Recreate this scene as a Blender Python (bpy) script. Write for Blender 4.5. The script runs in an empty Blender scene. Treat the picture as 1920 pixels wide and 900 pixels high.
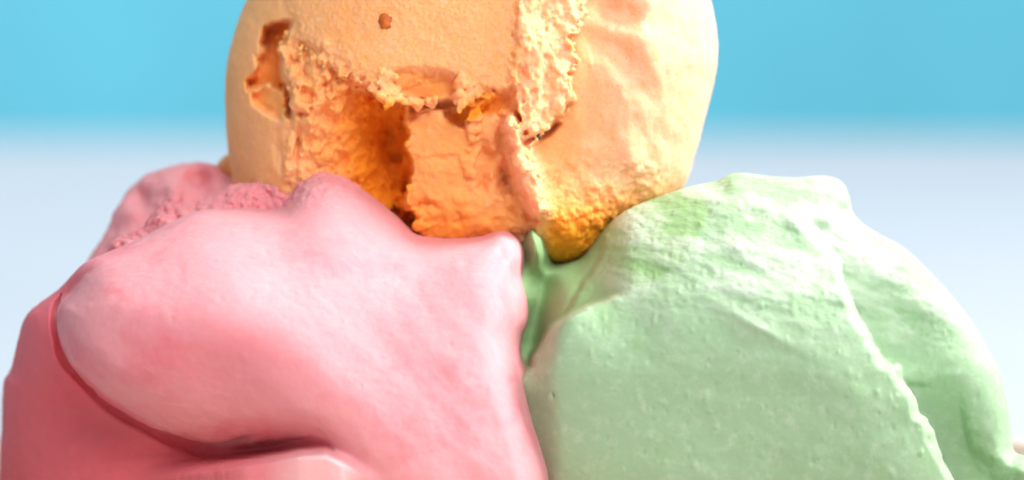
import bpy, math, numpy as np
from mathutils import Vector

# ------------------------------------------------------------------ camera, light, exposure
U = 1.0 / 15000.0            # one sculpting unit in metres (the scoops are about 6 cm wide)
DIST = 0.60                  # camera to focal plane
TILT = math.radians(5.0)
ZC = 0.050                   # height of the picture centre above the table
RIGHT = np.array([1.0, 0.0, 0.0])
FWD = np.array([0.0, math.cos(TILT), -math.sin(TILT)])
UP = np.array([0.0, math.sin(TILT), math.cos(TILT)])
CAM = np.array([0.0, 0.0, ZC]) - FWD * DIST

scene = bpy.context.scene
cd = bpy.data.cameras.new('camera')
cd.sensor_width = 36.0
cd.lens = 36.0 * DIST / (1920 * U)
cd.clip_start, cd.clip_end = 0.01, 50.0
cd.dof.use_dof = True
cd.dof.focus_distance = DIST - 0.013
cd.dof.aperture_fstop = 14.0
cam = bpy.data.objects.new('camera', cd)
cam.location = Vector(CAM)
cam.rotation_euler = (math.radians(90) - TILT, 0, 0)
scene.collection.objects.link(cam)
scene.camera = cam

world = bpy.data.worlds.new('World')
scene.world = world
world.use_nodes = True
bg = world.node_tree.nodes['Background']
bg.inputs[0].default_value = (1.0, 1.0, 1.0, 1)
bg.inputs[1].default_value = 0.34


def area_light(name, loc, target, size, power, color=(1, 1, 1)):
    ld = bpy.data.lights.new(name, 'AREA')
    ld.shape = 'DISK'
    ld.size = size
    ld.energy = power
    ld.color = color
    o = bpy.data.objects.new(name, ld)
    o.location = loc
    o.rotation_euler = (Vector(target) - Vector(loc)).to_track_quat('-Z', 'Y').to_euler()
    scene.collection.objects.link(o)
    return o


area_light('key_softbox', (0.62, 0.08, 0.62), (0, 0, 0.05), 0.50, 15.5, (1.0, 0.985, 0.97))
area_light('fill_softbox', (0.25, -0.80, 0.66), (0, 0, 0.05), 0.50, 8.6, (1.0, 1.0, 1.0))
area_light('wall_softbox', (-0.25, 0.75, 1.05), (0.05, 1.62, 0.06), 0.5, 13.0, (1.0, 1.0, 1.0))

vs = scene.view_settings
scene.display_settings.display_device = 'sRGB'
vs.view_transform = 'Standard'
vs.look = 'None'
vs.exposure = 0.0
vs.gamma = 1.0
vs.use_curve_mapping = False

# ------------------------------------------------------------------ numeric helpers
rng = np.random.default_rng(7)


def to_world(px, py, d):
    """sculpting coordinates (x right, y down, d away, in units) to metres"""
    s = (DIST + d * U) / DIST
    a = ((px - 960) * U * s)[:, None] * RIGHT
    a += ((450 - py) * U * s)[:, None] * UP
    a += (DIST + d * U)[:, None] * FWD
    return a + CAM


def sm(a, b, x):
    t = np.clip((x - a) / (b - a), 0, 1)
    return t * t * (3 - 2 * t)


def spline(pts, n=8, closed=True):
    p = np.array(pts, float)
    out = []
    N = len(p)
    rngi = range(N if closed else N - 1)
    for i in rngi:
        if closed:
            p0, p1, p2, p3 = p[i - 1], p[i], p[(i + 1) % N], p[(i + 2) % N]
        else:
            p0, p1, p2, p3 = p[max(i - 1, 0)], p[i], p[i + 1], p[min(i + 2, N - 1)]
        for k in range(n):
            t = k / n
            out.append(0.5 * ((2 * p1) + (-p0 + p2) * t + (2 * p0 - 5 * p1 + 4 * p2 - p3) * t * t
                              + (-p0 + 3 * p1 - 3 * p2 + p3) * t ** 3))
    if not closed:
        out.append(p[-1])
    return np.array(out)


def poly_sd(P, X, Y):
    """signed distance to a closed polygon, negative inside"""
    d2 = np.full(X.shape, 1e12, np.float32)
    ins = np.zeros(X.shape, bool)
    X = X.astype(np.float32)
    Y = Y.astype(np.float32)
    for (x0, y0), (x1, y1) in zip(P, np.roll(P, -1, 0)):
        ex, ey = x1 - x0, y1 - y0
        l2 = ex * ex + ey * ey
        if l2 < 1e-9:
            continue
        t = np.clip(((X - x0) * ex + (Y - y0) * ey) / l2, 0, 1)
        d2 = np.minimum(d2, (X - x0 - t * ex) ** 2 + (Y - y0 - t * ey) ** 2)
        c = (y0 > Y) != (y1 > Y)
        if abs(ey) > 1e-9:
            ins ^= c & (X < x0 + (Y - y0) * ex / ey)
    d = np.sqrt(d2)
    return np.where(ins, -d, d)


def line_dist(P, X, Y):
    """distance to an open polyline, and position along it (0..1)"""
    P = np.array(P, float)
    L = np.r_[0, np.cumsum(np.hypot(*np.diff(P, axis=0).T))]
    best = np.full(X.shape, 1e12)
    par = np.zeros(X.shape)
    for i in range(len(P) - 1):
        (x0, y0), (x1, y1) = P[i], P[i + 1]
        ex, ey = x1 - x0, y1 - y0
        l2 = ex * ex + ey * ey + 1e-9
        t = np.clip(((X - x0) * ex + (Y - y0) * ey) / l2, 0, 1)
        q = (X - x0 - t * ex) ** 2 + (Y - y0 - t * ey) ** 2
        m = q < best
        best = np.where(m, q, best)
        par = np.where(m, (L[i] + t * (L[i + 1] - L[i])) / L[-1], par)
    return np.sqrt(best), par


LAT = np.random.default_rng(3).random((64, 64, 64)).astype(np.float32) * 2 - 1


def noise3(x, y, z, scale, seed=0):
    x, y, z = (0.663 * x + 0.557 * y + 0.500 * z, -0.742 * x + 0.581 * y + 0.337 * z, -0.103 * x - 0.594 * y + 0.798 * z)
    x = x / scale + seed * 17.31
    y = y / scale + seed * 7.77
    z = z / scale + seed * 3.13
    xi, yi, zi = np.floor(x), np.floor(y), np.floor(z)
    fx, fy, fz = x - xi, y - yi, z - zi
    fx, fy, fz = (f * f * f * (f * (f * 6 - 15) + 10) for f in (fx, fy, fz))
    a, b, c = (v.astype(np.int64) & 63 for v in (xi, yi, zi))
    a1, b1, c1 = (a + 1) & 63, (b + 1) & 63, (c + 1) & 63
    x00 = LAT[a, b, c] * (1 - fx) + LAT[a1, b, c] * fx
    x10 = LAT[a, b1, c] * (1 - fx) + LAT[a1, b1, c] * fx
    x01 = LAT[a, b, c1] * (1 - fx) + LAT[a1, b, c1] * fx
    x11 = LAT[a, b1, c1] * (1 - fx) + LAT[a1, b1, c1] * fx
    y0 = x00 * (1 - fy) + x10 * fy
    y1 = x01 * (1 - fy) + x11 * fy
    return (y0 * (1 - fz) + y1 * fz).astype(np.float32)


def fbm3(x, y, z, scale, octaves=3, seed=0, gain=0.5):
    r = 0
    a = 1.0
    for o in range(octaves):
        r = r + a * noise3(x, y, z, scale / 2 ** o, seed + o * 5)
        a *= gain
    return r


def fbm2(X, Y, scale, octaves=3, seed=0, gain=0.5):
    return fbm3(X, Y, np.full_like(X, 11.3), scale, octaves, seed, gain)


def worley(x, y, z, scale, seed=1):
    """distance to the nearest jittered cell point (in cell units)"""
    x, y, z = x / scale, y / scale, z / scale
    xi, yi, zi = (np.floor(v).astype(np.int64) for v in (x, y, z))
    best = np.full(x.shape, 9.0, np.float32)
    J = np.random.default_rng(seed).random((32, 32, 32, 3)).astype(np.float32)
    for i in (-1, 0, 1):
        for j in (-1, 0, 1):
            for k in (-1, 0, 1):
                q = J[(xi + i) & 31, (yi + j) & 31, (zi + k) & 31]
                dd = (xi + i + q[..., 0] - x) ** 2 + (yi + j + q[..., 1] - y) ** 2 + (zi + k + q[..., 2] - z) ** 2
                best = np.minimum(best, dd)
    return np.sqrt(best)


def blur(A, r):
    """separable box blur, twice, radius r cells"""
    for _ in range(2):
        for ax in (0, 1):
            P = np.concatenate([np.repeat(A.take([0], ax), r + 1, ax), A, np.repeat(A.take([-1], ax), r, ax)], ax)
            c = np.cumsum(P, ax, dtype=np.float64)
            n = A.shape[ax]
            A = (c.take(range(2 * r + 1, 2 * r + 1 + n), ax) - c.take(range(0, n), ax)) / (2 * r + 1)
    return A.astype(np.float32)


def axis(lo, hi, step, lo_far=None, hi_far=None, grow=1.35, cap=30):
    a = list(np.arange(lo, hi + step * .5, step))
    s = step
    while lo_far is not None and a[0] > lo_far:
        s = min(s * grow, cap)
        a.insert(0, a[0] - s)
    s = step
    while hi_far is not None and a[-1] < hi_far:
        s = min(s * grow, cap)
        a.append(a[-1] + s)
    return np.array(a, np.float32)


def surface_nets(F, ax, ay, ad):
    """closed surface F = 0 on an uneven grid -> vertices (sculpting coordinates), quads"""
    F[0], F[-1] = 9, 9
    F[:, 0], F[:, -1] = 9, 9
    F[:, :, 0], F[:, :, -1] = 9, 9
    S = F < 0
    n = np.zeros(tuple(k - 1 for k in F.shape), np.uint8)
    for i in (0, 1):
        for j in (0, 1):
            for k in (0, 1):
                n += S[i:F.shape[0] - 1 + i, j:F.shape[1] - 1 + j, k:F.shape[2] - 1 + k]
    act = (n > 0) & (n < 8)
    ci = np.argwhere(act)
    idx = np.full(act.shape, -1, np.int32)
    idx[act] = np.arange(len(ci), dtype=np.int32)
    acc = np.zeros((len(ci), 3), np.float64)
    cnt = np.zeros(len(ci))
    corners = [(i, j, k) for i in (0, 1) for j in (0, 1) for k in (0, 1)]
    V = {c: F[ci[:, 0] + c[0], ci[:, 1] + c[1], ci[:, 2] + c[2]] for c in corners}
    for c in corners:
        for a in range(3):
            if c[a] == 1:
                continue
            e = list(c)
            e[a] = 1
            f0, f1 = V[c], V[tuple(e)]
            m = (f0 < 0) != (f1 < 0)
            t = np.where(m, f0 / np.where(m, f0 - f1, 1), 0)
            p = np.array(c, float)[None] + 0 * acc
            p[:, a] = t
            acc += p * m[:, None]
            cnt += m
    g = ci + acc / cnt[:, None]
    verts = np.stack([np.interp(g[:, 0], np.arange(len(ax)), ax),
                      np.interp(g[:, 1], np.arange(len(ay)), ay),
                      np.interp(g[:, 2], np.arange(len(ad)), ad)], 1)
    quads = []
    for a in range(3):
        b, c = (a + 1) % 3, (a + 2) % 3
        lo = [slice(None)] * 3
        hi = [slice(None)] * 3
        lo[a], hi[a] = slice(0, -1), slice(1, None)
        ch = np.argwhere(S[tuple(lo)] != S[tuple(hi)])
        sg = S[tuple(lo)][tuple(ch.T)]
        q = []
        for (db, dc) in ((-1, -1), (0, -1), (0, 0), (-1, 0)):
            o = ch.copy()
            o[:, b] += db
            o[:, c] += dc
            q.append(idx[tuple(o.T)])
        q = np.stack(q, 1)
        q[~sg] = q[~sg][:, ::-1]
        quads.append(q)
    return verts, np.concatenate(quads)


def vertex_normals(v, q):
    n = np.cross(v[q[:, 2]] - v[q[:, 0]], v[q[:, 3]] - v[q[:, 1]])
    N = np.zeros_like(v)
    for k in range(4):
        for c in range(3):
            N[:, c] += np.bincount(q[:, k], n[:, c], len(v))
    return N / (np.linalg.norm(N, axis=1)[:, None] + 1e-12)


def relax(v, q, it=1, w=0.5):
    for _ in range(it):
        A = np.zeros_like(v)
        C = np.zeros(len(v))
        for k in range(4):
            i, j = q[:, k], q[:, (k + 1) % 4]
            for c in range(3):
                A[:, c] += np.bincount(i, v[j, c], len(v)) + np.bincount(j, v[i, c], len(v))
            C += np.bincount(i, minlength=len(v)) + np.bincount(j, minlength=len(v))
        v = v * (1 - w) + w * A / C[:, None]
    return v


def mesh_object(name, verts, faces, mat, parent=None, smooth=True, attr=None):
    """verts in metres, world space; faces an (n,4) or (n,3) array"""
    faces = np.asarray(faces)
    k = faces.shape[1]
    me = bpy.data.meshes.new(name)
    me.vertices.add(len(verts))
    origin = np.array(parent.location) if parent is not None else verts.mean(0)
    me.vertices.foreach_set('co', (verts - origin).astype(np.float32).ravel())
    me.loops.add(faces.size)
    me.loops.foreach_set('vertex_index', faces.astype(np.int32).ravel())
    me.polygons.add(len(faces))
    me.polygons.foreach_set('loop_start', np.arange(0, faces.size, k, dtype=np.int32))
    me.update(calc_edges=True)
    me.polygons.foreach_set('use_smooth', np.full(len(faces), smooth, bool))
    for an, av in (attr or {}).items():
        me.attributes.new(an, 'FLOAT', 'POINT').data.foreach_set('value', np.asarray(av, np.float32))
    me.materials.append(mat)
    o = bpy.data.objects.new(name, me)
    scene.collection.objects.link(o)
    if parent is not None:
        o.parent = parent
    else:
        o.location = Vector(origin)
    return o


def thing(name, label, cat, loc):
    o = bpy.data.objects.new(name, None)
    o.empty_display_size = 0.01
    o.location = Vector(loc)
    o['label'] = label
    o['category'] = cat
    scene.collection.objects.link(o)
    return o


# 2D sculpting map, 2 units per cell
GX = np.arange(-120, 2060, 2, dtype=np.float32)
GY = np.arange(-60, 1000, 2, dtype=np.float32)
MX, MY = np.meshgrid(GX, GY, indexing='ij')


def samp(M, ax, ay):
    """bilinear sample of a map on the grid ax x ay (clamped)"""
    fx = np.clip((ax - GX[0]) / 2, 0, len(GX) - 1.001)
    fy = np.clip((ay - GY[0]) / 2, 0, len(GY) - 1.001)
    i, j = fx.astype(int), fy.astype(int)
    tx, ty = (fx - i)[:, None], (fy - j)[None]
    A = M[np.ix_(i, j)] * (1 - tx) + M[np.ix_(i + 1, j)] * tx
    B = M[np.ix_(i, j + 1)] * (1 - tx) + M[np.ix_(i + 1, j + 1)] * tx
    return A * (1 - ty) + B * ty


def samp_pts(M, x, y):
    fx = np.clip((x - GX[0]) / 2, 0, len(GX) - 1.001)
    fy = np.clip((y - GY[0]) / 2, 0, len(GY) - 1.001)
    i, j = fx.astype(int), fy.astype(int)
    tx, ty = fx - i, fy - j
    return ((M[i, j] * (1 - tx) + M[i + 1, j] * tx) * (1 - ty)
            + (M[i, j + 1] * (1 - tx) + M[i + 1, j + 1] * tx) * ty)


def inflate(outline, ax, ay, ad, D, R, T, TB, dc, soften=6):
    """rounded body inside an outline: front depth T, back depth TB, relief D carved into the front"""
    XX, YY = np.meshgrid(ax, ay, indexing='ij')
    s = poly_sd(outline, XX, YY)
    gx = np.arange(outline[:, 0].min() - 60, outline[:, 0].max() + 60, 6, dtype=np.float32)
    gy = np.arange(outline[:, 1].min() - 60, outline[:, 1].max() + 60, 6, dtype=np.float32)
    s0 = poly_sd(outline, *np.meshgrid(gx, gy, indexing='ij'))
    k = max(2, int(min(R.max() if isinstance(R, np.ndarray) else R, 120) / 18))
    s1 = blur(s0, k)
    fx = np.clip((XX - gx[0]) / 6, 0, len(gx) - 1.001)
    fy = np.clip((YY - gy[0]) / 6, 0, len(gy) - 1.001)
    i, j = fx.astype(int), fy.astype(int)
    tx, ty = fx - i, fy - j
    sb = (s1[i, j] * (1 - tx) + s1[i + 1, j] * tx) * (1 - ty) + (s1[i, j + 1] * (1 - tx) + s1[i + 1, j + 1] * tx) * ty
    m = sm(4, 6 * k * 1.3, -s)
    s = (s * (1 - m) + sb * m).astype(np.float32)
    Rm = samp(R, ax, ay) if isinstance(R, np.ndarray) else np.full(s.shape, R, np.float32)
    a = np.maximum(s + Rm, 0)
    Dm = samp(D, ax, ay).astype(np.float32)
    F = np.empty((len(ax), len(ay), len(ad)), np.float32)
    dd = (ad - dc)[None, :]
    for i in range(len(ax)):
        Di = Dm[i][:, None]
        Ri = Rm[i][:, None]
        q = np.minimum(dd - Di, 0) * (Ri / T) + np.maximum(dd - np.maximum(Di, 0), 0) * (Ri / TB)
        F[i] = np.hypot(a[i][:, None], q) - Ri
    return F


def front_of(F, ax, ay, ad, px, py):
    i = min(np.searchsorted(ax, px), len(ax) - 1)
    j = min(np.searchsorted(ay, py), len(ay) - 1)
    return float(ad[np.argmax(F[i, j] < 0)])


def stamp(F, ax, ay, ad, c, r, sgn=1, k=4.0, sq=(1, 1, 1)):
    """smooth union (sgn 1) or subtraction (sgn -1) of a ball"""
    m = r * max(sq) + 2 * k + 3
    sl = []
    for A, v in zip((ax, ay, ad), c):
        i0, i1 = np.searchsorted(A, [v - m, v + m])
        if i1 - i0 < 2:
            return
        sl.append(slice(i0, i1))
    sl = tuple(sl)
    X = (ax[sl[0]][:, None, None] - c[0]) / sq[0]
    Y = (ay[sl[1]][None, :, None] - c[1]) / sq[1]
    Z = (ad[sl[2]][None, None, :] - c[2]) / sq[2]
    b = np.sqrt(X * X + Y * Y + Z * Z) - r
    f = F[sl]
    if sgn > 0:
        h = np.clip(k - np.abs(f - b), 0, None) / k
        F[sl] = np.minimum(f, b) - h * h * k * 0.25
    else:
        h = np.clip(k - np.abs(f + b), 0, None) / k
        F[sl] = np.maximum(f, -b) + h * h * k * 0.25


def roughen(F, ax, ay, ad, mask, amp, scale, octaves=3, seed=0, band=1.6):
    """break the surface up with 3D noise where the map mask is set"""
    m2 = samp(mask.astype(np.float32), ax, ay)
    for i in range(len(ax)):
        if m2[i].max() < 0.02:
            continue
        j, k = np.nonzero((np.abs(F[i]) < amp * band) & (m2[i] > 0.02)[:, None])
        if len(j) == 0:
            continue
        x = np.full(len(j), ax[i], np.float32)
        F[i][j, k] += amp * m2[i][j] * fbm3(x, ay[j], ad[k], scale, octaves, seed, 0.6)


def layer(D, sd, w, target):
    """blend the map D towards target inside sd<0 with an edge of width w"""
    m = 1 - sm(-w * 0.5, w * 0.5, sd)
    return D * (1 - m) + m * target


def poly(pts, ragged=0, scale=24, seed=0, n=6, octv=3):
    P = spline(pts, n)
    X, Y = MX, MY
    if ragged:
        X = MX + ragged * fbm2(MX, MY, scale, octv, seed)
        Y = MY + ragged * fbm2(MX, MY, scale, octv, seed + 50)
    return poly_sd(P, X, Y)


# ------------------------------------------------------------------ materials
def nodes_of(m):
    m.use_nodes = True
    nt = m.node_tree
    return nt, nt.nodes, nt.links, nt.nodes['Principled BSDF']


def noise_node(N, L, coord, scale, detail=4, rough=0.55):
    n = N.new('ShaderNodeTexNoise')
    n.inputs['Scale'].default_value = scale
    n.inputs['Detail'].default_value = detail
    n.inputs['Roughness'].default_value = rough
    L.new(coord, n.inputs['Vector'])
    return n.outputs['Fac']


def ramp(N, L, fac, stops):
    r = N.new('ShaderNodeValToRGB')
    els = r.color_ramp.elements
    while len(els) < len(stops):
        els.new(0.5)
    for e, (p, c) in zip(els, stops):
        e.position = p
        e.color = (*c, 1)
    L.new(fac, r.inputs[0])
    return r.outputs[0]


def ice_cream(name, base, blotch, frost_light, sss, radius, scale, blotch_scale=70, blotch_pos=(0.55, 0.75),
              rough=0.6, spec=0.3, grain=2600, grain_amt=0.25, bump_dist=0.00012,
              shade_pigment=None, speck=0.08, frosting=0.5):
    m = bpy.data.materials.new(name)
    nt, N, L, P = nodes_of(m)
    tc = N.new('ShaderNodeTexCoord').outputs['Object']
    f1 = noise_node(N, L, tc, blotch_scale, 5, 0.6)
    c1 = ramp(N, L, f1, [(blotch_pos[0], base), (blotch_pos[1], blotch)])
    f2 = noise_node(N, L, tc, blotch_scale * 7, 4, 0.65)
    mix = N.new('ShaderNodeMix')
    mix.data_type = 'RGBA'
    fr = N.new('ShaderNodeMapRange')
    fr.inputs[1].default_value = 0.5
    fr.inputs[2].default_value = 0.85
    fr.inputs[4].default_value = frosting
    L.new(f2, fr.inputs[0])
    L.new(fr.outputs[0], mix.inputs[0])
    L.new(c1, mix.inputs[6])
    mix.inputs[7].default_value = (*frost_light, 1)
    at = N.new('ShaderNodeAttribute')
    at.attribute_name = 'shade_pigment'  # deeper colour: shade painted into hollows, and some real blotches
    m2 = N.new('ShaderNodeMix')
    m2.data_type = 'RGBA'
    L.new(at.outputs['Fac'], m2.inputs[0])
    L.new(mix.outputs[2], m2.inputs[6])
    m2.inputs[7].default_value = (*(shade_pigment or base), 1)
    at2 = N.new('ShaderNodeAttribute')
    at2.attribute_name = 'frost_light'  # paler colour: frost streaks, and light painted on bright faces
    m3 = N.new('ShaderNodeMix')
    m3.data_type = 'RGBA'
    L.new(at2.outputs['Fac'], m3.inputs[0])
    L.new(m2.outputs[2], m3.inputs[6])
    m3.inputs[7].default_value = (*frost_light, 1)
    L.new(m3.outputs[2], P.inputs['Base Color'])
    gr = N.new('ShaderNodeMapRange')
    gr.inputs[1].default_value = 0.56
    gr.inputs[2].default_value = 0.72
    gr.inputs[4].default_value = speck
    L.new(noise_node(N, L, tc, 3600, 2, 0.5), gr.inputs[0])
    m4 = N.new('ShaderNodeMix')
    m4.data_type = 'RGBA'
    L.new(gr.outputs[0], m4.inputs[0])
    L.new(m3.outputs[2], m4.inputs[6])
    m4.inputs[7].default_value = (*(shade_pigment or base), 1)
    L.new(m4.outputs[2], P.inputs['Base Color'])
    P.inputs['Subsurface Weight'].default_value = sss
    P.inputs['Subsurface Radius'].default_value = radius
    P.inputs['Subsurface Scale'].default_value = scale
    P.inputs['Roughness'].default_value = rough
    P.inputs['Specular IOR Level'].default_value = spec
    g1 = noise_node(N, L, tc, grain, 3, 0.6)
    g2 = noise_node(N, L, tc, grain * 0.22, 4, 0.55)
    add = N.new('ShaderNodeMath')
    add.operation = 'MULTIPLY_ADD'
    L.new(g1, add.inputs[0])
    add.inputs[1].default_value = grain_amt
    L.new(g2, add.inputs[2])
    b = N.new('ShaderNodeBump')
    b.inputs['Strength'].default_value = 0.6
    b.inputs['Distance'].default_value = bump_dist
    L.new(add.outputs[0], b.inputs['Height'])
    L.new(b.outputs[0], P.inputs['Normal'])
    return m


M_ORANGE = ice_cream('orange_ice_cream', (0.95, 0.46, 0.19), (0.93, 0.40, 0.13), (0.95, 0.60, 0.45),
                     0.65, (1.0, 0.52, 0.12), 0.0015, blotch_scale=110, grain=3200, grain_amt=0.5, shade_pigment=(0.98, 0.325, 0.018),
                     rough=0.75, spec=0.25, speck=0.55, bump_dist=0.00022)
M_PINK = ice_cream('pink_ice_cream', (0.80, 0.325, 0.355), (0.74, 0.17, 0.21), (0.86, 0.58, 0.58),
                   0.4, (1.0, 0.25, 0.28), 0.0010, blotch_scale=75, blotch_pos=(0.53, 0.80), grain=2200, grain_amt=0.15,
                   bump_dist=0.00005, shade_pigment=(0.72, 0.10, 0.135), rough=0.7, spec=0.2, frosting=0.2)
M_GREEN = ice_cream('green_ice_cream', (0.32, 0.472, 0.285), (0.28, 0.44, 0.23), (0.58, 0.67, 0.54),
                    0.35, (0.5, 1.0, 0.4), 0.0009, blotch_scale=90, grain=2200, grain_amt=0.25, bump_dist=0.00006,
                    shade_pigment=(0.25, 0.42, 0.17), rough=0.65, spec=0.25)


def plain(name, c, rough=0.6, spec=0.3, var=0.06, scale=8):
    m = bpy.data.materials.new(name)
    nt, N, L, P = nodes_of(m)
    tc = N.new('ShaderNodeTexCoord').outputs['Object']
    f = noise_node(N, L, tc, scale, 4)
    hi = tuple(min(1, v * (1 + var)) for v in c)
    lo = tuple(v * (1 - var) for v in c)
    L.new(ramp(N, L, f, [(0.3, lo), (0.7, hi)]), P.inputs['Base Color'])
    P.inputs['Roughness'].default_value = rough
    P.inputs['Specular IOR Level'].default_value = spec
    return m


M_WALL = plain('cyan_wall_paint', (0.15, 0.60, 0.79), 0.8, 0.2)
M_TABLE = plain('pale_table_paint', (0.40, 0.42, 0.465), 0.6, 0.3, 0.02)
M_DISH = plain('tan_glaze', (0.62, 0.48, 0.40), 0.4, 0.4, 0.1, 300)
M_FRUIT = plain('fruit_bit', (0.50, 0.11, 0.012), 0.6, 0.3, 0.3, 900)
M_SPECK = plain('dark_speck', (0.10, 0.05, 0.02), 0.4, 0.4, 0.3, 900)


# ------------------------------------------------------------------ setting
def box_mesh(x0, x1, y0, y1, z0, z1):
    v = np.array([(x, y, z) for x in (x0, x1) for y in (y0, y1) for z in (z0, z1)], float)
    f = np.array([(0, 1, 3, 2), (4, 6, 7, 5), (0, 4, 5, 1), (2, 3, 7, 6), (0, 2, 6, 4), (1, 5, 7, 3)])
    return v, f


TABLE_END = 0.945
v, f = box_mesh(-1.5, 1.5, -0.45, TABLE_END, -0.03, 0.0)
tb = mesh_object('table_top', v, f, M_TABLE, smooth=False)
tb['kind'] = 'structure'
v, f = box_mesh(-2.5, 2.5, 1.55, 1.60, -0.8, 1.8)
wl = mesh_object('wall', v, f, M_WALL, smooth=False)
wl['kind'] = 'structure'
v, f = box_mesh(-2.5, 2.5, -2.0, 1.55, -0.85, -0.80)
fl = mesh_object('floor', v, f, M_TABLE, smooth=False)
fl['kind'] = 'structure'


def finish(F, ax, ay, ad, it=2, w=0.5):
    v, q = surface_nets(F, ax, ay, ad)
    return relax(v, q, it, w), q


# ================================================================== pink scoop
pink = thing('pink_scoop', 'pink ice cream scoop with a thick folded layer, lower left', 'ice cream scoop', (-0.028, 0.0, 0.004))
out = spline([(2, 800), (5, 720), (20, 690), (45, 600), (75, 567), (112, 540), (160, 492), (230, 462), (275, 441),
              (330, 412), (380, 394), (450, 391), (515, 391), (540, 372), (562, 340), (600, 321), (650, 335),
              (700, 370), (745, 405), (785, 438), (850, 445), (900, 442), (940, 431), (972, 447), (985, 480),
              (981, 520), (990, 560), (990, 600), (978, 640), (981, 675), (1000, 715), (1017, 790), (1036, 850),
              (1047, 900), (1040, 1000), (980, 1110), (700, 1160), (350, 1160), (100, 1100), (5, 980), (-2, 880)], 6)
R = (300 - 220 * sm(600, 960, MX)).astype(np.float32)
D = np.zeros_like(MX)
# broad form: face leans back above the shoulder line, and curls under below it
ridge = np.interp(MX, [0, 130, 450, 640, 800, 1050], [560, 580, 640, 800, 900, 950])
D += 0.30 * np.clip(ridge - MY, 0, 420) + 1.0 * np.clip(MY - ridge, 0, 240) * (1 - sm(600, 800, MX))
D = blur(D.astype(np.float32), 28)
# the folded layer
flap = poly([(108, 600), (110, 572), (130, 552), (165, 512), (230, 467), (272, 445), (350, 402), (450, 393), (528, 393),
             (560, 365), (610, 330), (700, 330), (1000, 400), (1150, 700), (1100, 1050), (760, 1050), (655, 900), (625, 840),
             (600, 822), (520, 826), (450, 832), (380, 826), (300, 800), (225, 760), (165, 710), (125, 660)], 3, 40, 4)
low = sm(480, 560, MY)                     # lower-left recess vs upper crumbly ridge
depth = 125 * low
depth = depth * (1 - 0.75 * sm(520, 640, MX) * low)
w = 62 * low + 34 * (1 - low)
t = np.clip(-flap / w, 0, 1)
prof = np.where(flap > 0, 1.0, 1 - np.sqrt(1 - (1 - t) ** 2))
lip_y = np.interp(MX, [0, 150, 400, 560, 612, 680, 900], [905, 890, 862, 836, 836, 870, 960])
under = depth * prof
D = D + under
# lower layer: hollow, then the bottom lip rising out of it
hollow = np.exp(-(((MX - 190) / 130) ** 2 + ((MY - 760) / 80) ** 2))
D += 60 * hollow * sm(0, 15, flap)
gap = np.exp(-(((MX - 470) / 170) ** 2 + ((MY - 846) / 15) ** 2)) * sm(-4, 8, flap)
D += 30 * gap
lipm = sm(240, 470, MX) * sm(-8, 24, MY - lip_y) * (1 - sm(620, 800, MX))
D = D * (1 - lipm) + lipm * np.interp(MX, [0, 150, 400, 560, 640, 780], [185, 160, 105, 22, 4, 40])
# slow undulation of the fold, spatula streaks
D += 7 * fbm2(MX, MY, 190, 2, 31) * sm(20, 120, -flap)
U1 = (MX * 0.64 + MY * 0.77)
V1 = (-MX * 0.77 + MY * 0.64)
D += 3 * fbm2(U1 * 0.28, V1, 60, 2, 41) * sm(10, 80, -flap) * sm(420, 760, MX + 0.2 * MY)
D += 9 * np.exp(-(((MX - 400) / 60) ** 2 + ((MY - 690) / 40) ** 2)) - 8 * np.exp(-(((MX - 230) / 110) ** 2 + ((MY - 690) / 30) ** 2))
D = D.astype(np.float32)
ax = axis(-12, 1066, 2.5, None, None)
ay = axis(300, 915, 2.5, None, 1175)
ad = axis(-490, 60, 3, None, 330)
F = inflate(out, ax, ay, ad, D, R, 335, 330, -80)
# crumbly crest rising behind the fold
crest = spline([(205, 470), (240, 440), (268, 428), (285, 402), (303, 382), (322, 364), (338, 366), (350, 380), (385, 372), (430, 350), (470, 343), (540, 329),
                (600, 321), (660, 345), (640, 480), (450, 540), (280, 560)], 6)
Dc = (16 * fbm2(MX, MY, 40, 4, 21, 0.6) + 10 * fbm2(MX + MY, MY - MX, 22, 3, 23) - 0.35 * (MY - 400)).astype(np.float32)
F2 = inflate(crest, ax, ay, ad, Dc, 70.0, 80, 150, 50)
F = np.minimum(F, F2)
for p in spline([(318, 414), (360, 398), (405, 389), (455, 386), (505, 386), (535, 372)], 8, closed=False):
    stamp(F, ax, ay, ad, (p[0], p[1] - 5, -62), 10, -1, 4)
# undercut beneath the fold
und = spline([(122, 558), (109, 580), (108, 605), (114, 640), (128, 672), (166, 716), (228, 768), (302, 810), (380, 835), (450, 841), (520, 836), (590, 829)], 8, closed=False)
tan = np.gradient(und, axis=0)
nrm = np.stack([tan[:, 1], -tan[:, 0]], 1) / np.linalg.norm(tan, axis=1)[:, None]     # points into the fold
deep = [front_of(F, ax, ay, ad, *(p - 16 * m)) for p, m in zip(und, nrm)]
for kk, (p, m, dz) in enumerate(zip(und, nrm, deep)):
    r = (6 + 13 * min(1, kk / 50)) * (1 + 0.25 * math.sin(kk * 0.33) * math.sin(kk * 0.13 + 1))
    stamp(F, ax, ay, ad, (p[0] + 3 * m[0], p[1] + 3 * m[1], dz - r * 0.2), r, -1, 12)
v, q = finish(F, ax, ay, ad, 2)
n = vertex_normals(v, q)
x, y, z = v.T
flp = samp_pts(flap, x, y)
dent = np.zeros(len(v))
for (cx, cy) in rng.uniform((150, 430), (1020, 890), (70, 2)):
    r = rng.uniform(4, 11)
    m = np.hypot(x - cx, y - cy) < 30
    dent[m] += rng.choice([-1.0, 0.7]) * np.exp(-((x[m] - cx) ** 2 + ((y[m] - cy) * 0.7) ** 2) / r ** 2) * (z[m] < -100)
v += n * dent[:, None]
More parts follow.
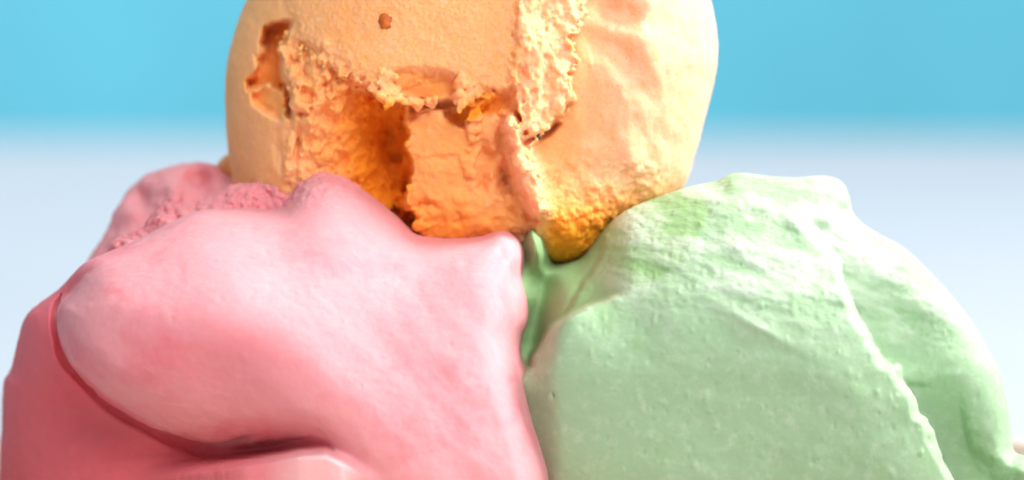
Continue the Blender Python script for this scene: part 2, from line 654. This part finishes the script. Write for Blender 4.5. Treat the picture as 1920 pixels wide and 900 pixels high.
v += n * (1.0 * sm(-4, 10, flp) * (y > 540) * (x < 420) * fbm3(x, y, z, 24, 3, 77))[:, None]
v += n * (0.4 * fbm3(x, y, z, 14, 3, 2) + 0.3 * noise3(x, y, z, 60, 8))[:, None]
edge = np.exp(-((y - 340) / 40) ** 2) * sm(230, 420, x) * (1 - sm(640, 720, x)) + sm(0, 10, flp) * (y < 470)
v += n * (np.clip(edge, 0, 1) * 3.0 * fbm3(x, y, z, 11, 3, 3))[:, None]
shade_pigment = sm(-4, 10, flp) * sm(470, 540, y) * (1 - 0.8 * sm(430, 640, x) * sm(830, 870, y)) * 0.75 + 0.25 * sm(0, 10, flp) * (y < 470)  # deep red paints the shade below and behind the fold
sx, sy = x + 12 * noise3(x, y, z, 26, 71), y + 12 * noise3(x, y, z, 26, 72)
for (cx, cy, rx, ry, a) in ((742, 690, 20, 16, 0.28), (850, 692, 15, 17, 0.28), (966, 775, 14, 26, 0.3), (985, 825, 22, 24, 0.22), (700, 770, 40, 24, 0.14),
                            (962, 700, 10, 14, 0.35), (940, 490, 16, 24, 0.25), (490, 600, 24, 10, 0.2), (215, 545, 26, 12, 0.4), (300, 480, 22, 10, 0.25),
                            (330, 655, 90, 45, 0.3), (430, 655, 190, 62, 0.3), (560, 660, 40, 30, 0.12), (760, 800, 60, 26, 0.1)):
    shade_pigment = np.maximum(shade_pigment, a * np.exp(-(((sx - cx) / rx) ** 2 + ((sy - cy) / ry) ** 2)))  # raspberry spots; the broadest ones paint shade low on the fold
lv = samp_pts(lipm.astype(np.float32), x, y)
shade_pigment = shade_pigment * (1 - lv * (0.35 + 0.65 * sm(430, 590, x)))  # less of the painted shade on the lit lip
mesh_object('body', to_world(*v.T), q, M_PINK, pink, attr={'shade_pigment': shade_pigment, 'frost_light': 0.6 * lv * sm(470, 590, x) * (1 - sm(640, 720, x)) + 0.10 * sm(300, 640, x + 0.5 * (620 - y)) * (0.75 + 0.25 * fbm3(x * 0.8, y, z, 60, 3, 33)) * (1 - shade_pigment)})  # pale mix paints light on the lip and the fold's upper right

# rear lump, farther back
out = spline([(150, 520), (165, 488), (200, 430), (222, 385), (245, 352), (280, 325), (335, 311), (380, 304), (402, 309), (420, 322), (450, 328),
              (520, 330), (560, 500), (480, 640), (300, 660), (170, 600)], 6)
D = (18 * fbm2(MX, MY, 46, 3, 61)).astype(np.float32)
for (cx, cy, r, a) in ((262, 372, 22, 60), (372, 340, 24, 70), (300, 420, 30, 30), (320, 350, 20, -20)):
    D += a * np.exp(-(((MX - cx) / r) ** 2 + ((MY - cy) / r) ** 2))
ax = axis(130, 600, 5)
ay = axis(270, 680, 5)
ad = axis(40, 560, 8)
F = inflate(out, ax, ay, ad, D, 140.0, 150, 200, 320)
v, q = finish(F, ax, ay, ad, 2)
n = vertex_normals(v, q)
v += n * (3 * fbm3(*v.T, 30, 3, 4))[:, None]
mesh_object('rear_lump', to_world(*v.T), q, M_PINK, pink)

# ================================================================== green scoop
green = thing('green_scoop', 'pale green ice cream scoop with a cracked ridge down its right side', 'ice cream scoop', (0.032, 0.0, 0.004))
out = spline([(940, 470), (966, 448), (984, 430), (989, 421), (1003, 424), (1010, 434), (1022, 442), (1029, 462), (1036, 480), (1050, 489),
              (1085, 486), (1105, 464), (1130, 432), (1160, 404), (1200, 383), (1280, 354), (1340, 340),
              (1375, 325), (1420, 328), (1480, 333), (1550, 330), (1580, 344), (1592, 368), (1602, 404), (1640, 434),
              (1700, 468), (1760, 527), (1812, 590), (1850, 650), (1876, 700), (1890, 760), (1897, 820), (1903, 848),
              (1935, 858), (1985, 890), (1990, 980), (1900, 1110), (1600, 1160), (1250, 1160), (1050, 1080), (985, 960),
              (955, 850), (935, 700), (930, 560)], 6)
R = (280 - 150 * sm(1250, 960, MX)).astype(np.float32)
D = np.zeros_like(MX)
D += 0.22 * np.clip(560 - MY, 0, 300) + 0.05 * np.abs(MY - 700)
# cliff: front slab against the lower right body
cl = spline([(1430, 350), (1490, 400), (1548, 450), (1576, 500), (1587, 545), (1608, 580), (1626, 625), (1655, 676), (1683, 686),
             (1700, 722), (1738, 790), (1762, 845), (1790, 905), (1830, 1000)], 5, closed=False)
clp = np.r_[cl, [(2200, 1000), (2200, 250), (1430, 250)]]
Xr = MX + 8 * fbm2(MX, MY, 44, 3, 71)
Yr = MY + 6 * fbm2(MX, MY, 44, 3, 72)
sdc = poly_sd(clp, Xr, Yr)                # negative on the right of the cliff
sd0 = poly_sd(clp, MX, MY)
ld, lp = line_dist(cl, MX, MY)
amp = 185 * sm(375, 610, MY)
w = 17.0
t = np.clip(sdc / w, 0, 1)
prof = np.where(sdc < 0, 1.0, 1 - np.sqrt(np.clip(1 - (1 - t) ** 2, 0, 1)))
hol = poly([(1600, 704), (1690, 707), (1738, 712), (1752, 694), (1768, 688), (1806, 690), (1818, 752), (1845, 802), (1880, 846), (1935, 900),
            (1900, 990), (1700, 990), (1600, 850)], 5, 24, 75)
right = amp * (1 - 0.85 * sm(0, 200, -sd0)) + 2 * fbm2(MX, MY, 60, 2, 76)
holm = 1 - sm(-14 - 44 * sm(1785, 1830, MX), 3, hol)
right = right * (1 - holm) + holm * (190 - 118 * sm(0, 150, -sd0) + 0.28 * np.clip(MY - 700, 0, 260))
D += right * prof
D -= 2 * sm(380, 560, MY) * np.exp(-((sdc - 16) / 14) ** 2)
# left crevice
e1 = [(992, 690), (1002, 665), (1030, 622), (1075, 588), (1130, 566), (1185, 544), (1240, 520), (1300, 470), (1300, 350), (930, 350), (930, 690)]
s1 = poly(e1, 2, 30, 80)
D += (130 * (1 - sm(1060, 1190, MX)) + 6 * (1 - sm(1190, 1300, MX))) * (1 - sm(-10, 8, s1))
e2 = [(1062, 590), (1085, 548), (1124, 484), (1134, 450), (1165, 398), (1150, 350), (920, 350), (920, 700), (1010, 660)]
s2 = poly(e2, 2, 30, 81)
D += 34 * (1 - sm(-9, 5, s2))
D += 12 * np.exp(-((s2 + 2) / 6) ** 2) * sm(440, 480, MY) * (1 - sm(560, 590, MY))
D -= 36 * np.exp(-(((MX - 1072) / 34) ** 2 + ((MY - 540) / 48) ** 2))
vx = np.interp(MY, [430, 500, 560, 620, 700, 780], [1030, 1018, 1014, 1002, 990, 1000])
D += 105 * np.exp(-((MX - vx) / 30) ** 2) * sm(470, 540, MY) * (1 - sm(640, 740, MY))
D += 25 * (1 - sm(0, 55, MX - vx)) * sm(540, 620, MY)
D -= 120 * np.exp(-(((MX - 1004 - (MY - 452) * 0.1) / 20) ** 2 + ((MY - 448) / 46) ** 2))
D -= 20 * np.exp(-(((MX - 1095) / 26) ** 2 + ((MY - 492) / 20) ** 2))
D += 40 * np.exp(-(((MX - 1040) / 22) ** 2 + ((MY - 494) / 12) ** 2))
# peak, dimples, bulges
D += 26 * np.exp(-(((MX - 1583) / 8) ** 2 + ((MY - 396) / 13) ** 2))
D += 20 * np.exp(-(((MX - 1538) / 17) ** 2 + ((MY - 428) / 12) ** 2))
D += 12 * np.exp(-(((MX - 1415) / 22) ** 2 + ((MY - 405) / 12) ** 2))
D += 9 * np.exp(-(((MX - 1530) / 26) ** 2 + ((MY - 480) / 46) ** 2))
D -= 10 * np.exp(-(((MX - 1500 - (MY - 430) * 0.6) / 18) ** 2)) * np.exp(-((MY - 440) / 50) ** 2)
# scraped, wavy top
up = (1 - sm(520, 640, MY + 0.15 * (1300 - MX))) * sm(1080, 1180, MX)
wv = fbm2((MX + 0.45 * MY) * 0.3, MY - 0.35 * MX, 36, 4, 85, 0.55)
D += up * 4.5 * wv
D += 3 * fbm2(MX * 0.7 + MY * 0.3, MY - MX * 0.35, 90, 3, 88) * sm(1150, 1300, MX) * (sdc > 0)
D += -7 * np.exp(-((MY - (590 + (MX - 1380) * 0.55)) / 10) ** 2) * np.exp(-((MX - 1420) / 60) ** 2)
D += 3 * fbm2(MX, MY, 160, 2, 90)
D = D.astype(np.float32)
ax = axis(925, 1935, 2.5, None, 2000)
ay = axis(312, 915, 2.5, None, 1175)
ad = axis(-400, 80, 3, None, 320)
F = inflate(out, ax, ay, ad, D, R, 280, 330, -60)
v, q = finish(F, ax, ay, ad, 2)
n = vertex_normals(v, q)
x, y, z = v.T
upv = samp_pts(up.astype(np.float32), x, y)
sdv = samp_pts(sdc.astype(np.float32), x, y)
lipv = np.exp(-((sdv - 6) / 12) ** 2)
v += n * ((0.35 + 0.6 * upv) * fbm3(x, y, z, 13, 3, 12) + 1.0 * lipv * fbm3(x, y, z, 30, 2, 14))[:, None]
pit = rng.uniform((1080, 380), (1860, 890), (230, 2))
h = np.zeros(len(v))
for (cx, cy) in pit:
    r = rng.uniform(2.2, 6)
    st = rng.uniform(0.45, 1.0)
    m = np.hypot(x - cx, y - cy) < 20
    h[m] += rng.choice([-1.5, 1.5]) * np.exp(-(((x[m] - cx) ** 2 + ((y[m] - cy) * st) ** 2) / r ** 2)) * (z[m] < -30)
v += n * h[:, None]
m = np.hypot(x - 1036, y - 742) < 12
v[m] -= n[m] * (7 * np.exp(-(((x[m] - 1036) / 2.6) ** 2 + ((y[m] - 742) / 4.0) ** 2)))[:, None]
mesh_object('body', to_world(*v.T), q, M_GREEN, green, attr={'frost_light': np.clip(upv * 0.75 * np.clip(0.35 - 0.9 * samp_pts(wv.astype(np.float32), x, y), 0, 0.9), 0, 1),
                  'shade_pigment': 0.8 * (1 - sm(-8, 4, samp_pts(s1.astype(np.float32), x, y)))})  # darker green paints the shade of the left crevice

# ================================================================== orange scoop
orange = thing('orange_scoop', 'orange ice cream scoop with a crumbly torn face, on top of the others', 'ice cream scoop', (-0.005, 0.015, 0.045))
out = spline([(422, 190), (425, 120), (440, 60), (462, 0), (500, -90), (580, -200), (700, -280), (880, -315), (1080, -290), (1230, -200),
              (1305, -90), (1331, 0), (1341, 50), (1345, 100), (1338, 150), (1321, 220), (1302, 290), (1281, 350), (1225, 400),
              (1150, 440), (1125, 480), (1085, 505), (1055, 510), (1020, 505), (1000, 502), (880, 508), (740, 492), (600, 460), (500, 425), (445, 390),
              (433, 320), (426, 260)], 6)
D = np.zeros_like(MX)
D += 0.12 * np.clip(MY - 120, 0, 400)
crumb = np.zeros_like(MX)
cn = fbm2(MX, MY, 44, 4, 101, 0.6)
cn2 = fbm2(MX, MY, 18, 3, 111, 0.6)
# torn zone below the slab
torn = poly([(538, 92), (560, 84), (612, 108), (660, 142), (735, 182), (800, 200), (850, 192), (905, 168), (960, 175),
             (990, 260), (1012, 390), (985, 445), (880, 560), (560, 560), (575, 330), (558, 250), (545, 190)], 12, 30, 102)
dep = np.interp(MX, [540, 600, 660, 720, 765, 900, 1000], [0, 32, 84, 145, 130, 50, 20])
dep = dep * (0.5 + 0.5 * sm(120, 220, MY + 40 * cn))
tw = 14 + 50 * sm(200, 250, MY) * (1 - sm(560, 640, MX))
D = layer(D, torn, tw, D + dep + 15 * cn + 6 * cn2)
# the block at the right of the cavity
blk = poly([(765, 212), (800, 196), (850, 215), (905, 205), (960, 240), (990, 340), (1000, 450), (880, 480), (788, 440), (780, 400),
            (760, 345), (768, 300), (762, 260)], 16, 40, 103, octv=4)
D = layer(D, blk, 9, 22 + 0.12 * np.clip(MY - 120, 0, 400) + 6 * fbm2(MX, MY, 90, 3, 104) + 2.5 * fbm2(MX, MY, 20, 3, 109))
for (cx, cy, rx, ry, a) in ((948, 330, 12, 30, 42), (913, 282, 18, 12, 30), (935, 255, 8, 22, 26), (832, 296, 44, 4, 7), (905, 345, 10, 22, 16), (800, 385, 22, 8, 20), (862, 412, 6, 14, 16), (960, 400, 10, 14, 14)):
    D += a * np.exp(-(((MX - cx + 5 * cn2) / rx) ** 2 + ((MY - cy + 6 * cn) / ry) ** 2))
# deep channel left of the block
chn = spline([(800, 205), (762, 225), (740, 262), (748, 310), (770, 360), (778, 405)], 6, closed=False)
cd_, cp_ = line_dist(chn, MX + 5 * cn, MY + 5 * cn2)
D += 55 * np.exp(-(cd_ / np.interp(cp_, [0, .3, 1], [16, 30, 14])) ** 2) * (blk > 0)
# slot under the overhang, smooth tongue, pocket at the right
slot = poly([(768, 196), (800, 186), (850, 186), (872, 196), (850, 208), (800, 206), (772, 222)], 5, 20, 105)
D = layer(D, slot, 10, 95)
pock = poly([(832, 205), (880, 195), (890, 222), (872, 238), (842, 228)], 3, 20, 106)
D = layer(D, pock, 8, 75)
tong = poly([(735, 138), (790, 130), (850, 140), (866, 158), (850, 182), (800, 188), (750, 170)], 4, 24, 107)
D = layer(D, tong, 24, 14 + 0.32 * (MY - 130) + 0.10 * (MX - 735))
# deep crevice at the left
crev = poly([(494, 48), (520, 40), (541, 44), (538, 66), (522, 84), (524, 115), (530, 160), (506, 160), (486, 168), (468, 170), (478, 135), (486, 90)], 9, 30, 108)
D = layer(D, crev, 15, D + np.interp(MY, [40, 110, 170], [120, 100, 60]) + 8 * cn)
ledge = poly([(478, 172), (505, 160), (534, 162), (536, 208), (520, 216), (500, 208), (484, 196)], 7, 26, 121)
D = layer(D, ledge, 18, D + 34 + 6 * cn)
slit, _ = line_dist([(536, 158), (543, 185), (541, 214)], MX + 3 * cn2, MY)
D += 60 * np.exp(-(slit / 7) ** 2)
# left crumb specks and small folds right of the crevice
lf = (1 - sm(575, 700, MX)) * sm(525, 545, MX) * (1 - sm(330, 400, MY)) * sm(60, 85, MY)
D += lf * (9 * fbm2(MX * 1.5, MY * 0.6, 34, 4, 112, 0.6))
lg = np.exp(-(((MX - 556) / 32) ** 2 + ((MY - 285) / 55) ** 2))
D += lg * 26 * np.clip(fbm2(MX * 1.7, MY * 0.5, 30, 3, 113) + 0.1, 0, 1)
# slab above, slightly proud with a beaded rim
slab = poly([(560, -80), (560, 70), (612, 104), (662, 140), (735, 178), (800, 150), (850, 152), (905, 170), (950, 180), (972, 60), (985, -80)], 10, 24, 114)
D -= 8 * (1 - sm(-14, 2, slab))
# vertical ridge and the curled flap under it
rg = spline([(992, -60), (984, 0), (978, 60), (970, 130), (966, 180), (962, 238)], 6, closed=False)
rd, rp = line_dist(rg, MX + 4 * cn2, MY)
D -= 26 * np.exp(-(rd / 13) ** 2)
fg = spline([(958, 228), (972, 262), (985, 310), (1000, 352), (1012, 386)], 6, closed=False)
fd, fp = line_dist(fg, MX + 3 * cn2, MY)
D -= 76 * np.exp(-(fd / np.interp(fp, [0, .6, 1], [15, 29, 22])) ** 4) * (1 - 0.4 * sm(-6, 26, MX - np.interp(MY, [228, 386], [962, 1010])))
# crumbled wall right of the ridge, jagged right edge stepping down to the smooth dome
wallz = poly([(984, -70), (1100, -70), (1092, 20), (1086, 62), (1064, 80), (1080, 118), (1062, 160), (1068, 192), (1034, 226), (1000, 262), (978, 250), (972, 160)], 11, 22, 115)
dome_in = 55 * (1 - sm(1030, 1240, MX)) * sm(985, 1000, MX) * (1 - sm(300, 420, MY))
D = D + dome_in * sm(0, 3, wallz) * sm(0, 6, torn)
D = layer(D, wallz, 7, -16 + 0.42 * (MX - 985) + 15 * fbm2(MX * 1.2, MY * 0.6, 44, 4, 116, 0.6) + 4 * cn2)
crk = spline([(985, 268), (1005, 258), (1025, 250), (1045, 232)], 5, closed=False)
kd, kp = line_dist(crk, MX, MY)
D += 38 * np.exp(-(kd / 6) ** 2)
# dips on the smooth dome
for pts, a, wd in (([(1080, 90), (1105, 78), (1140, 86), (1172, 112), (1196, 160)], 36, 20),
                   ([(1112, 8), (1140, 18), (1172, 30), (1212, 40)], 40, 17),
                   ([(1120, 215), (1150, 280), (1165, 340)], 9, 14), ([(1225, 170), (1232, 260), (1215, 330)], 9, 16),
                   ([(1185, 200), (1215, 300)], 7, 10)):
    gd, gp = line_dist(spline(pts, 6, closed=False), MX, MY)
    D += a * np.exp(-(gd / (wd * 1.5)) ** 2) * (0.35 + 0.65 * sm(0, .35, gp) * (1 - sm(.6, 1, gp)))
D += 9 * fbm2(MX * 1.2, MY * 0.8, 75, 3, 118) * sm(1060, 1110, MX)
# icy granular patch at the lower right
gran = sm(270, 340, MY) * sm(1000, 1040, MX) * (1 - sm(1180, 1290, MX))
D += gran * 8 * fbm2(MX, MY, 26, 3, 119, 0.6)
D = D.astype(np.float32)
ax = axis(412, 1356, 2.3)
ay = axis(-14, 500, 2.3, -330, None)
ay = np.r_[ay, [503, 506, 510, 515]].astype(np.float32)
ad = axis(-180, 240, 2.8, None, 560)
RO = (330 - 220 * sm(230, 480, MY)).astype(np.float32)
F = inflate(out, ax, ay, ad, D, RO, 330, 320, 220)


F0 = F.copy()


def orange_front(px, py):
    return front_of(F0, ax, ay, ad, px, py)


# crumbs clinging along the torn edges
def crumbs(path, num, spread, rmin, rmax, lift=4, drop=0, hang=0):
    P = spline(path, 10, closed=False)
    for _ in range(num):
        c = P[rng.integers(len(P))] + rng.normal(0, spread, 2)
        r = rng.uniform(rmin, rmax)
        z0 = orange_front(c[0], c[1])
        if hang:
            z0 = min(z0, orange_front(c[0] - 4, c[1] - hang), orange_front(c[0], c[1] - hang * 1.8)) + rng.uniform(2, 16)
        stamp(F, ax, ay, ad, (c[0], c[1] + drop, z0 - lift + rng.uniform(-4, 4)), r, 1, 6.0,
              rng.uniform(0.75, 1.3, 3))


crumbs([(560, 92), (612, 112), (660, 146), (700, 160)], 60, 7, 3, 7, 2, 0, 20)
crumbs([(716, 140), (728, 165), (735, 182)], 45, 9, 4, 9, 4, 0, 34)
crumbs([(745, 184), (765, 192), (790, 194), (812, 190)], 45, 5, 3, 7, 4, 0, 34)
crumbs([(868, 150), (862, 172), (872, 190), (888, 178)], 50, 7, 3.5, 8, 4, 0, 40)
crumbs([(962, 240), (968, 270), (980, 310), (994, 350), (1004, 384)], 40, 7, 3, 7, 0)
crumbs([(905, 190), (895, 215), (885, 245), (882, 280), (880, 330)], 50, 7, 3, 8, 5)
crumbs([(532, 60), (540, 100), (552, 150), (556, 200)], 40, 6, 3, 8, 2)
crumbs([(600, 120), (640, 160), (600, 210), (580, 300)], 40, 22, 2, 5, 2)
crumbs([(690, 190), (660, 260), (690, 340)], 20, 24, 2, 5, 1)
crumbs([(768, 220), (765, 280), (770, 340), (785, 400), (800, 430)], 30, 5, 2, 5, 3)
crumbs([(1086, 40), (1070, 80), (1080, 118), (1060, 160), (1064, 192), (1010, 250)], 40, 5, 2.5, 6, 6)
crumbs([(925, 250), (935, 320), (930, 380), (960, 420)], 25, 14, 2, 5, 2)
rmask = np.maximum(1 - sm(-14, 12, np.minimum(torn, wallz)), 0.8 * lf)
rmask = rmask * (1 - 0.4 * (1 - sm(-10, 8, wallz)))
rmask = rmask * (1 - 0.75 * (1 - sm(-20, 4, tong))) * (1 - 0.8 * (1 - sm(-30, 4, blk)))
cav = np.exp(-(((MX - 690) / 70) ** 2 + ((MY - 320) / 110) ** 2))
roughen(F, ax, ay, ad, rmask * (1 - 0.55 * cav), 10, 34, 3, 131)
edge_band = np.exp(-(np.minimum(np.abs(slab), np.abs(blk)) / 16) ** 2) * sm(540, 580, MX) * (1 - sm(985, 1000, MX))
roughen(F, ax, ay, ad, np.maximum(rmask * 0.6, edge_band), 3.5, 10, 2, 137)
v, q = finish(F, ax, ay, ad, 1, 0.45)
n = vertex_normals(v, q)
x, y, z = v.T
gv = samp_pts(gran.astype(np.float32), x, y)
wx = x + 5 * noise3(x, y, z, 14, 61)
wy = y + 5 * noise3(x, y, z, 14, 62)
v += n * (gv * (1 - 0.5 * sm(410, 460, y)) * (9 * (0.55 - worley(wx, wy, z, 19)) + 5 * (0.55 - worley(wx, wy, z, 9, 2))))[:, None]
rough = (1 - sm(-12, 6, samp_pts(np.minimum(torn, wallz).astype(np.float32), x, y)))
slb = 1 - sm(-6, 6, samp_pts(slab.astype(np.float32), x, y))
v += n * ((0.5 + 0.8 * rough) * fbm3(x, y, z, 12, 3, 22) + slb * 1.3 * noise3(x, y, z, 5, 25) + 1.3 * fbm3(x, y, z, 36, 3, 27))[:, None]
gp_ = lambda M: samp_pts(M.astype(np.float32), x, y)
shade_pigment = 1 - sm(-30, 10, gp_(torn))  # saturated orange paints shade into torn zone, tongue, crevice, ledge and bottom
shade_pigment *= (0.25 + 0.75 * sm(590, 690, x)) * (1 - (0.62 + 0.2 * sm(860, 900, x)) * (1 - sm(-12, 4, gp_(blk))) * (1 - 0.6 * sm(330, 450, y))) * (1 - 0.3 * sm(900, 980, x))
shade_pigment = np.maximum(shade_pigment, 0.6 * (1 - sm(-14, 2, gp_(tong))))
shade_pigment = np.maximum(shade_pigment, 0.95 * (1 - sm(-10, 8, gp_(crev))))
shade_pigment = np.maximum(shade_pigment, 0.5 * (1 - sm(-12, 6, gp_(ledge))))
shade_pigment = np.maximum(shade_pigment * (0.55 + 0.45 * sm(100, 220, y)), 1.0 * gp_(gran * sm(330, 440, MY)))
mesh_object('body', to_world(*v.T), q, M_ORANGE, orange, attr={'shade_pigment': np.clip(shade_pigment, 0, 1) * (1 - 0.85 * np.exp(-(gp_(fd) / 22) ** 2)), 'frost_light': 0.3 * np.exp(-(gp_(fd) / 24) ** 2) + 0.5 * sm(1030, 1180, x) * (1 - sm(300, 400, y)) + 0.25 * (1 - sm(-8, 6, gp_(wallz)))})  # pale mix paints light on the flap, dome and crumbled wall


# fruit bits set into the surface
def pebble(name, c, r, sq, mat, parent, seed):
    th = np.linspace(0, math.pi, 13)
    ph = np.linspace(0, 2 * math.pi, 18, endpoint=False)
    T, Pp = np.meshgrid(th, ph, indexing='ij')
    v = np.stack([np.sin(T) * np.cos(Pp), np.sin(T) * np.sin(Pp), np.cos(T)], -1).reshape(-1, 3)
    v = v * (1 + 0.25 * fbm3(*(v * 10 + seed * 9).T, 7, 2, seed))[:, None] * np.array(sq) * r + np.array(c)
    k = len(ph)
    f = [(i * k + j, i * k + (j + 1) % k, (i + 1) * k + (j + 1) % k, (i + 1) * k + j) for i in range(12) for j in range(k)]
    return mesh_object(name, to_world(*v.T), f, mat, parent)


for i, (px, py, r, mat, nm) in enumerate(((724, 41, 14, M_FRUIT, 'fruit_bit'), (646, 126, 5, M_SPECK, 'dark_speck'),
                                          (1008, 256, 6, M_SPECK, 'dark_speck'))):
    pebble(nm, (px, py, front_of(F, ax, ay, ad, px, py) + r * 0.2), r, (1.1, 1.1, 0.5), mat, orange, i + 1)
# the far side of the orange scoop pokes out at the left
out2 = spline([(405, 320), (415, 298), (432, 288), (470, 290), (520, 320), (500, 380), (430, 380)], 6)
ax = axis(385, 540, 4)
ay = axis(270, 400, 4)
ad = axis(250, 460, 6)
F = inflate(out2, ax, ay, ad, np.zeros_like(MX), 40.0, 60, 60, 350)
v, q = finish(F, ax, ay, ad, 1)
mesh_object('rear_lump', to_world(*v.T), q, M_ORANGE, orange)

# ================================================================== dish under the scoops
prof = [(0.000, 0.0015), (0.045, 0.0015), (0.060, 0.004), (0.070, 0.010), (0.0755, 0.0175), (0.0775, 0.0185), (0.0785, 0.0170),
        (0.073, 0.007), (0.062, 0.0003), (0.045, 0.0000), (0.0, 0.0000)]
pr = spline(prof, 4, closed=False)
NA = 96
vv = []
for r, z in pr:
    for k in range(NA):
        a = 2 * math.pi * k / NA
        vv.append((r * math.cos(a), 0.008 + r * 0.95 * math.sin(a), z + 0.0006))
ff = [(i * NA + k, i * NA + (k + 1) % NA, (i + 1) * NA + (k + 1) % NA, (i + 1) * NA + k) for i in range(len(pr) - 1) for k in range(NA)]
dish = mesh_object('dish', np.array(vv), np.array(ff)[:, ::-1], M_DISH)
dish['label'] = 'tan dish under the scoops, its rim just showing at the far edges'
dish['category'] = 'dish'
